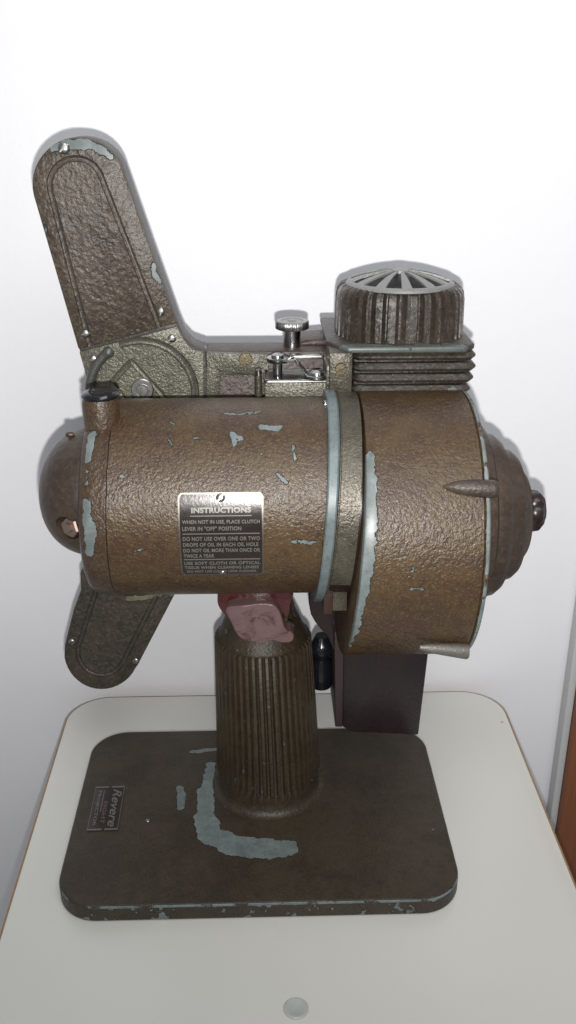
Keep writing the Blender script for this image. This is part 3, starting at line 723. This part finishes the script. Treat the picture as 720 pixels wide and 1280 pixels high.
def hood_wear(t):
    x, y, z = t.xyz(t.p)
    a = t.math('ARCTAN2', t.math('SUBTRACT', y, LYC), t.math('SUBTRACT', x, HX))
    f = t.math('FRACT', t.math('ADD', t.math('MULTIPLY', a, NRB / (2 * PI)), NRB))
    ridge = t.ramp(t.math('ABSOLUTE', t.math('SUBTRACT', f, .25)), .24, .08)
    return t.math('MULTIPLY', ridge, t.ramp(t.noise(1.4, 5, .7, off=(2, 7, 1)), .47, .66))
m_hood = paint('hood_paint', (.026, .019, .014), (.042, .030, .022), (.075, .068, .056), .38, .012, 3.0, fleck=.35, specks=.76, primer=(.10, .10, .088), rim=hood_wear)
hood = link('ribbed_hood', b, m_hood, lh, angle=35)
GR = 2.52; GZ = HZ1 + .06
link('hood_opening', lathe([(GZ - .0, GR * .97), (GZ + .02, GR * .96), (GZ + .03, .01)], (HX, LYC), 'Z', 64), M['dark'], hood)
def gz_(r): return GZ + .06 + .52 * (1 - (r / GR) ** 2)
g = bmesh.new()
def strip3(quads):
    for (r0, a0_, r1, a1_, a2_, a3_) in quads: pass
NS = 12; n = 6
def wedge(a, w0, w1, r0, r1, nr=6):
    vs = []
    for i in range(nr + 1):
        r_ = r0 + (r1 - r0) * i / nr; w_ = (w0 + (w1 - w0) * i / nr) / 2
        row = []
        for s_ in (-1, 1):
            ca, sa = math.cos(a), math.sin(a)
            x, y = r_ * ca - s_ * w_ * sa, r_ * sa + s_ * w_ * ca
            for dz_ in (0, -.09): row.append(g.verts.new((HX + x, LYC + y, gz_(r_) + dz_)))
        vs.append(row)
    for A_, B_ in zip(vs, vs[1:]):
        g.faces.new((A_[0], A_[2], B_[2], B_[0])); g.faces.new((A_[1], B_[1], B_[3], A_[3])); g.faces.new((A_[0], B_[0], B_[1], A_[1])); g.faces.new((A_[2], A_[3], B_[3], B_[2]))
    g.faces.new((vs[0][0], vs[0][1], vs[0][3], vs[0][2])); g.faces.new((vs[-1][0], vs[-1][2], vs[-1][3], vs[-1][1]))
for k in range(NS): wedge(2 * PI * k / NS, .08, .50, .3, GR * .96)
g = lathe([(gz_(GR * .93), GR * .93), (gz_(GR * .95) + .02, GR * .95), (gz_(GR) + .0, GR), (gz_(GR) - .12, GR * 1.03), (gz_(GR) - .18, GR * .98), (gz_(GR) - .15, GR * .94), (gz_(GR * .93) - .1, GR * .93), (gz_(GR * .93), GR * .93)], (HX, LYC), 'Z', 72, bm=g, cap=False)
g = lathe([(gz_(0) - .12, .42), (gz_(.4) + .02, .42), (gz_(0) + .03, .3), (gz_(0) + .05, .01)], (HX, LYC), 'Z', 32, bm=g)
gr_ = link('vent_grille', g, plain('pale_grey_paint', (.23, .23, .225), .38, .3, .2, 4, .02, 10), hood); tag(gr_, 'pale metal grille of radiating spokes on top of the hood')

# --- lower reel arm
YL = YF
lo = outline([(100, 715), (101, 738), (92, 762), (81, 806)], YL)
arc_px = [(127 + 47.5 * math.cos(math.radians(a)), 814 - 48 * math.sin(math.radians(a))) for a in range(190, 335, 8)]
lo += outline(arc_px, YL) + outline([(172, 832), (219, 742), (232, 715)], YL)
la = link('lower_reel_arm', prism(lo, YL + .12, YB - .8, .12, 3), m_side, pr); tag(la, 'short rounded reel arm hanging below the motor')
cut_path = [P(122, 725, YL), P(119, 742, YL), P(98, 808, YL)] + [P(127 + 30 * math.cos(math.radians(a)), 813 - 31 * math.sin(math.radians(a)), YL) for a in range(190, 335, 12)] + [P(196, 744, YL), P(205, 725, YL)]
m_lowc = paint('lower_arm_cover_paint', (.034, .027, .020), (.052, .041, .030), (.10, .088, .07), .34, .028, 3.5, seg(lambda x, y: atY(x, y, YL), [(160, 748), (180, 747), (200, 743)], [.16, .2, .14]), fleck=.5, warp=.16, specks=.77, primer=(.14, .14, .085))
b = cut(prism(lo, YL, YL + .28, .07, 2), [tube([(x, YL - .02, z) for x, z in cut_path], .15, 8)])
lc = link('arm_cover', b, m_lowc, la, angle=30)
for (x, y, s_) in ((90, 802, .3), (170, 826, 1.8)): screw('cover_screw', SC(x, y, YL), (0, -1, 0), .20, M['steel'], lc, s_)

# --- tilt joint: dark neck with the red and pink rubber
b = prism(smooth_poly(outline([(271, 735), (368, 735), (362, 758), (360, 772), (352, 768), (340, 762), (300, 764), (292, 772), (280, 768), (272, 754)], -1.4), 2), -1.5, 1.8, .22, 3)
for v in b.verts:
    nn = noise.noise(v.co * 1.3); v.co += Vector((nn * .08, nn * .15, nn * .06))
jg = link('tilt_joint', b, M['goo'], pr); tag(jg, 'glossy dark red lump where the motor meets the column')
pk = smooth_poly(outline([(279, 757), (300, 752), (330, 750), (346, 753), (352, 768), (356, 786), (368, 792), (366, 806), (350, 805), (340, 799), (326, 804), (308, 802), (296, 793), (289, 775)], -1.9), 2)
b = prism(pk, -1.9, -.8, .16, 3)
bmesh.ops.triangulate(b, faces=[f for f in b.faces if len(f.verts) > 4])
bmesh.ops.subdivide_edges(b, edges=[e for e in b.edges if e.calc_length() > .5], cuts=2, use_grid_fill=False)
for v in b.verts:
    nn = noise.noise(v.co * .9 + Vector((3, 1, 5))); v.co += Vector((0, nn * .25 - (v.co.z - 12.5) * .12, 0))
pk_ = link('torn_rubber_pad', b, M['pink'], jg, angle=60); tag(pk_, 'torn pink rubber pad sagging over the top of the column')
n0 = SC(356, 772, .3)
link('joint_pin', lathe([(n0.z - .1, .14), (n0.z + 1.2, .14)], (n0.x, -1.1), 'Z', 16), M['brass'], jg)

# bracket and black knob behind the column
br = smooth_poly(outline([(386, 730), (386, 762), (396, 780), (412, 796), (420, 830), (446, 830), (446, 730)], 1.0), 1)
bk_ = link('support_bracket', prism(br, .8, 2.6, .1), M['maroon_dark'], pr); tag(bk_, 'dark bracket under the ring between motor and drum')
k_ = SC(402, 812, 2.6)
zk1 = SC(402, 858, 2.6).z
b = lathe([(zk1, .1), (zk1 + .02, .42), (zk1 + .10, .56), (zk1 + .3, .64), (zk1 + .8, .66), (k_.z - .75, .60), (k_.z - .55, .50), (k_.z - .35, .52), (k_.z - .1, .70), (k_.z + .2, .72), (k_.z + .45, .55), (k_.z + .9, .35)], (k_.x, 2.6), 'Z', 32)
bkn = link('black_handle', b, M['black'], pr); tag(bkn, 'short glossy black handle behind the column')

# maroon lamp cover box hanging below the drum
w0, w1 = SC(432, 860, .2), SC(536, 816, .2)
zb0 = SC(430, 914, .2).z; zb1 = SC(522, 919, .2).z
pts = outline([(426, 790), (424, 906), (432, 911), (438, 915), (523, 919), (535, 820), (537, 790)], .2)
b = prism(pts, .2, 4.4, .07, 2)
bxm = link('maroon_box', b, M['maroon'], pr); tag(bxm, 'dark maroon box hanging under the drum')
pts = outline([(418, 790), (419, 909), (428, 909), (430, 790)], -.05)
link('box_edge', prism(pts, -.05, 4.2, .05, 2), plain('plum_edge', (.035, .022, .022), .35, 0, .2, 3), bxm)
link('box_tab', prism(outline([(472, 800), (472, 817), (500, 819), (503, 815), (503, 800)], .05), .05, .4, .03), M['maroon'], bxm)

# ------------------------------------------------------------------ light
wd = bpy.data.worlds.new('World'); sc.world = wd; wd.use_nodes = True
bgn = wd.node_tree.nodes['Background']; bgn.inputs[0].default_value = (.93, .96, 1.0, 1); bgn.inputs[1].default_value = .27
def lamp(name, kind, pos, target, energy, size, color=(1, 1, 1), **kw):
    d = bpy.data.lights.new(name, kind); d.energy = energy; d.color = color
    if kind == 'AREA': d.size = size * S
    else: d.shadow_soft_size = size * S
    for k, v in kw.items(): setattr(d, k, v)
    o = bpy.data.objects.new(name, d); COL.objects.link(o); o.location = Vector(pos) * S
    dr_ = (Vector(target) - Vector(pos)); o.rotation_euler = dr_.to_track_quat('-Z', 'Y').to_euler(); return o
fp = CAM - FU * 2.5 + FR * .3
lamp('ceiling_lamp', 'AREA', (18, -62, 112), (4, 6, 22), 5.6, 60, (.97, .98, 1))
lamp('phone_flash', 'SPOT', fp, atY(500, 170, WALLY), 9.8, .35, (1, .985, .96), spot_size=math.radians(112), spot_blend=1.0)

sc.render.engine = 'CYCLES'
sc.view_settings.view_transform = 'Standard'; sc.view_settings.look = 'None'; sc.view_settings.exposure = 0; sc.view_settings.gamma = 1
sc.cycles.max_bounces = 6
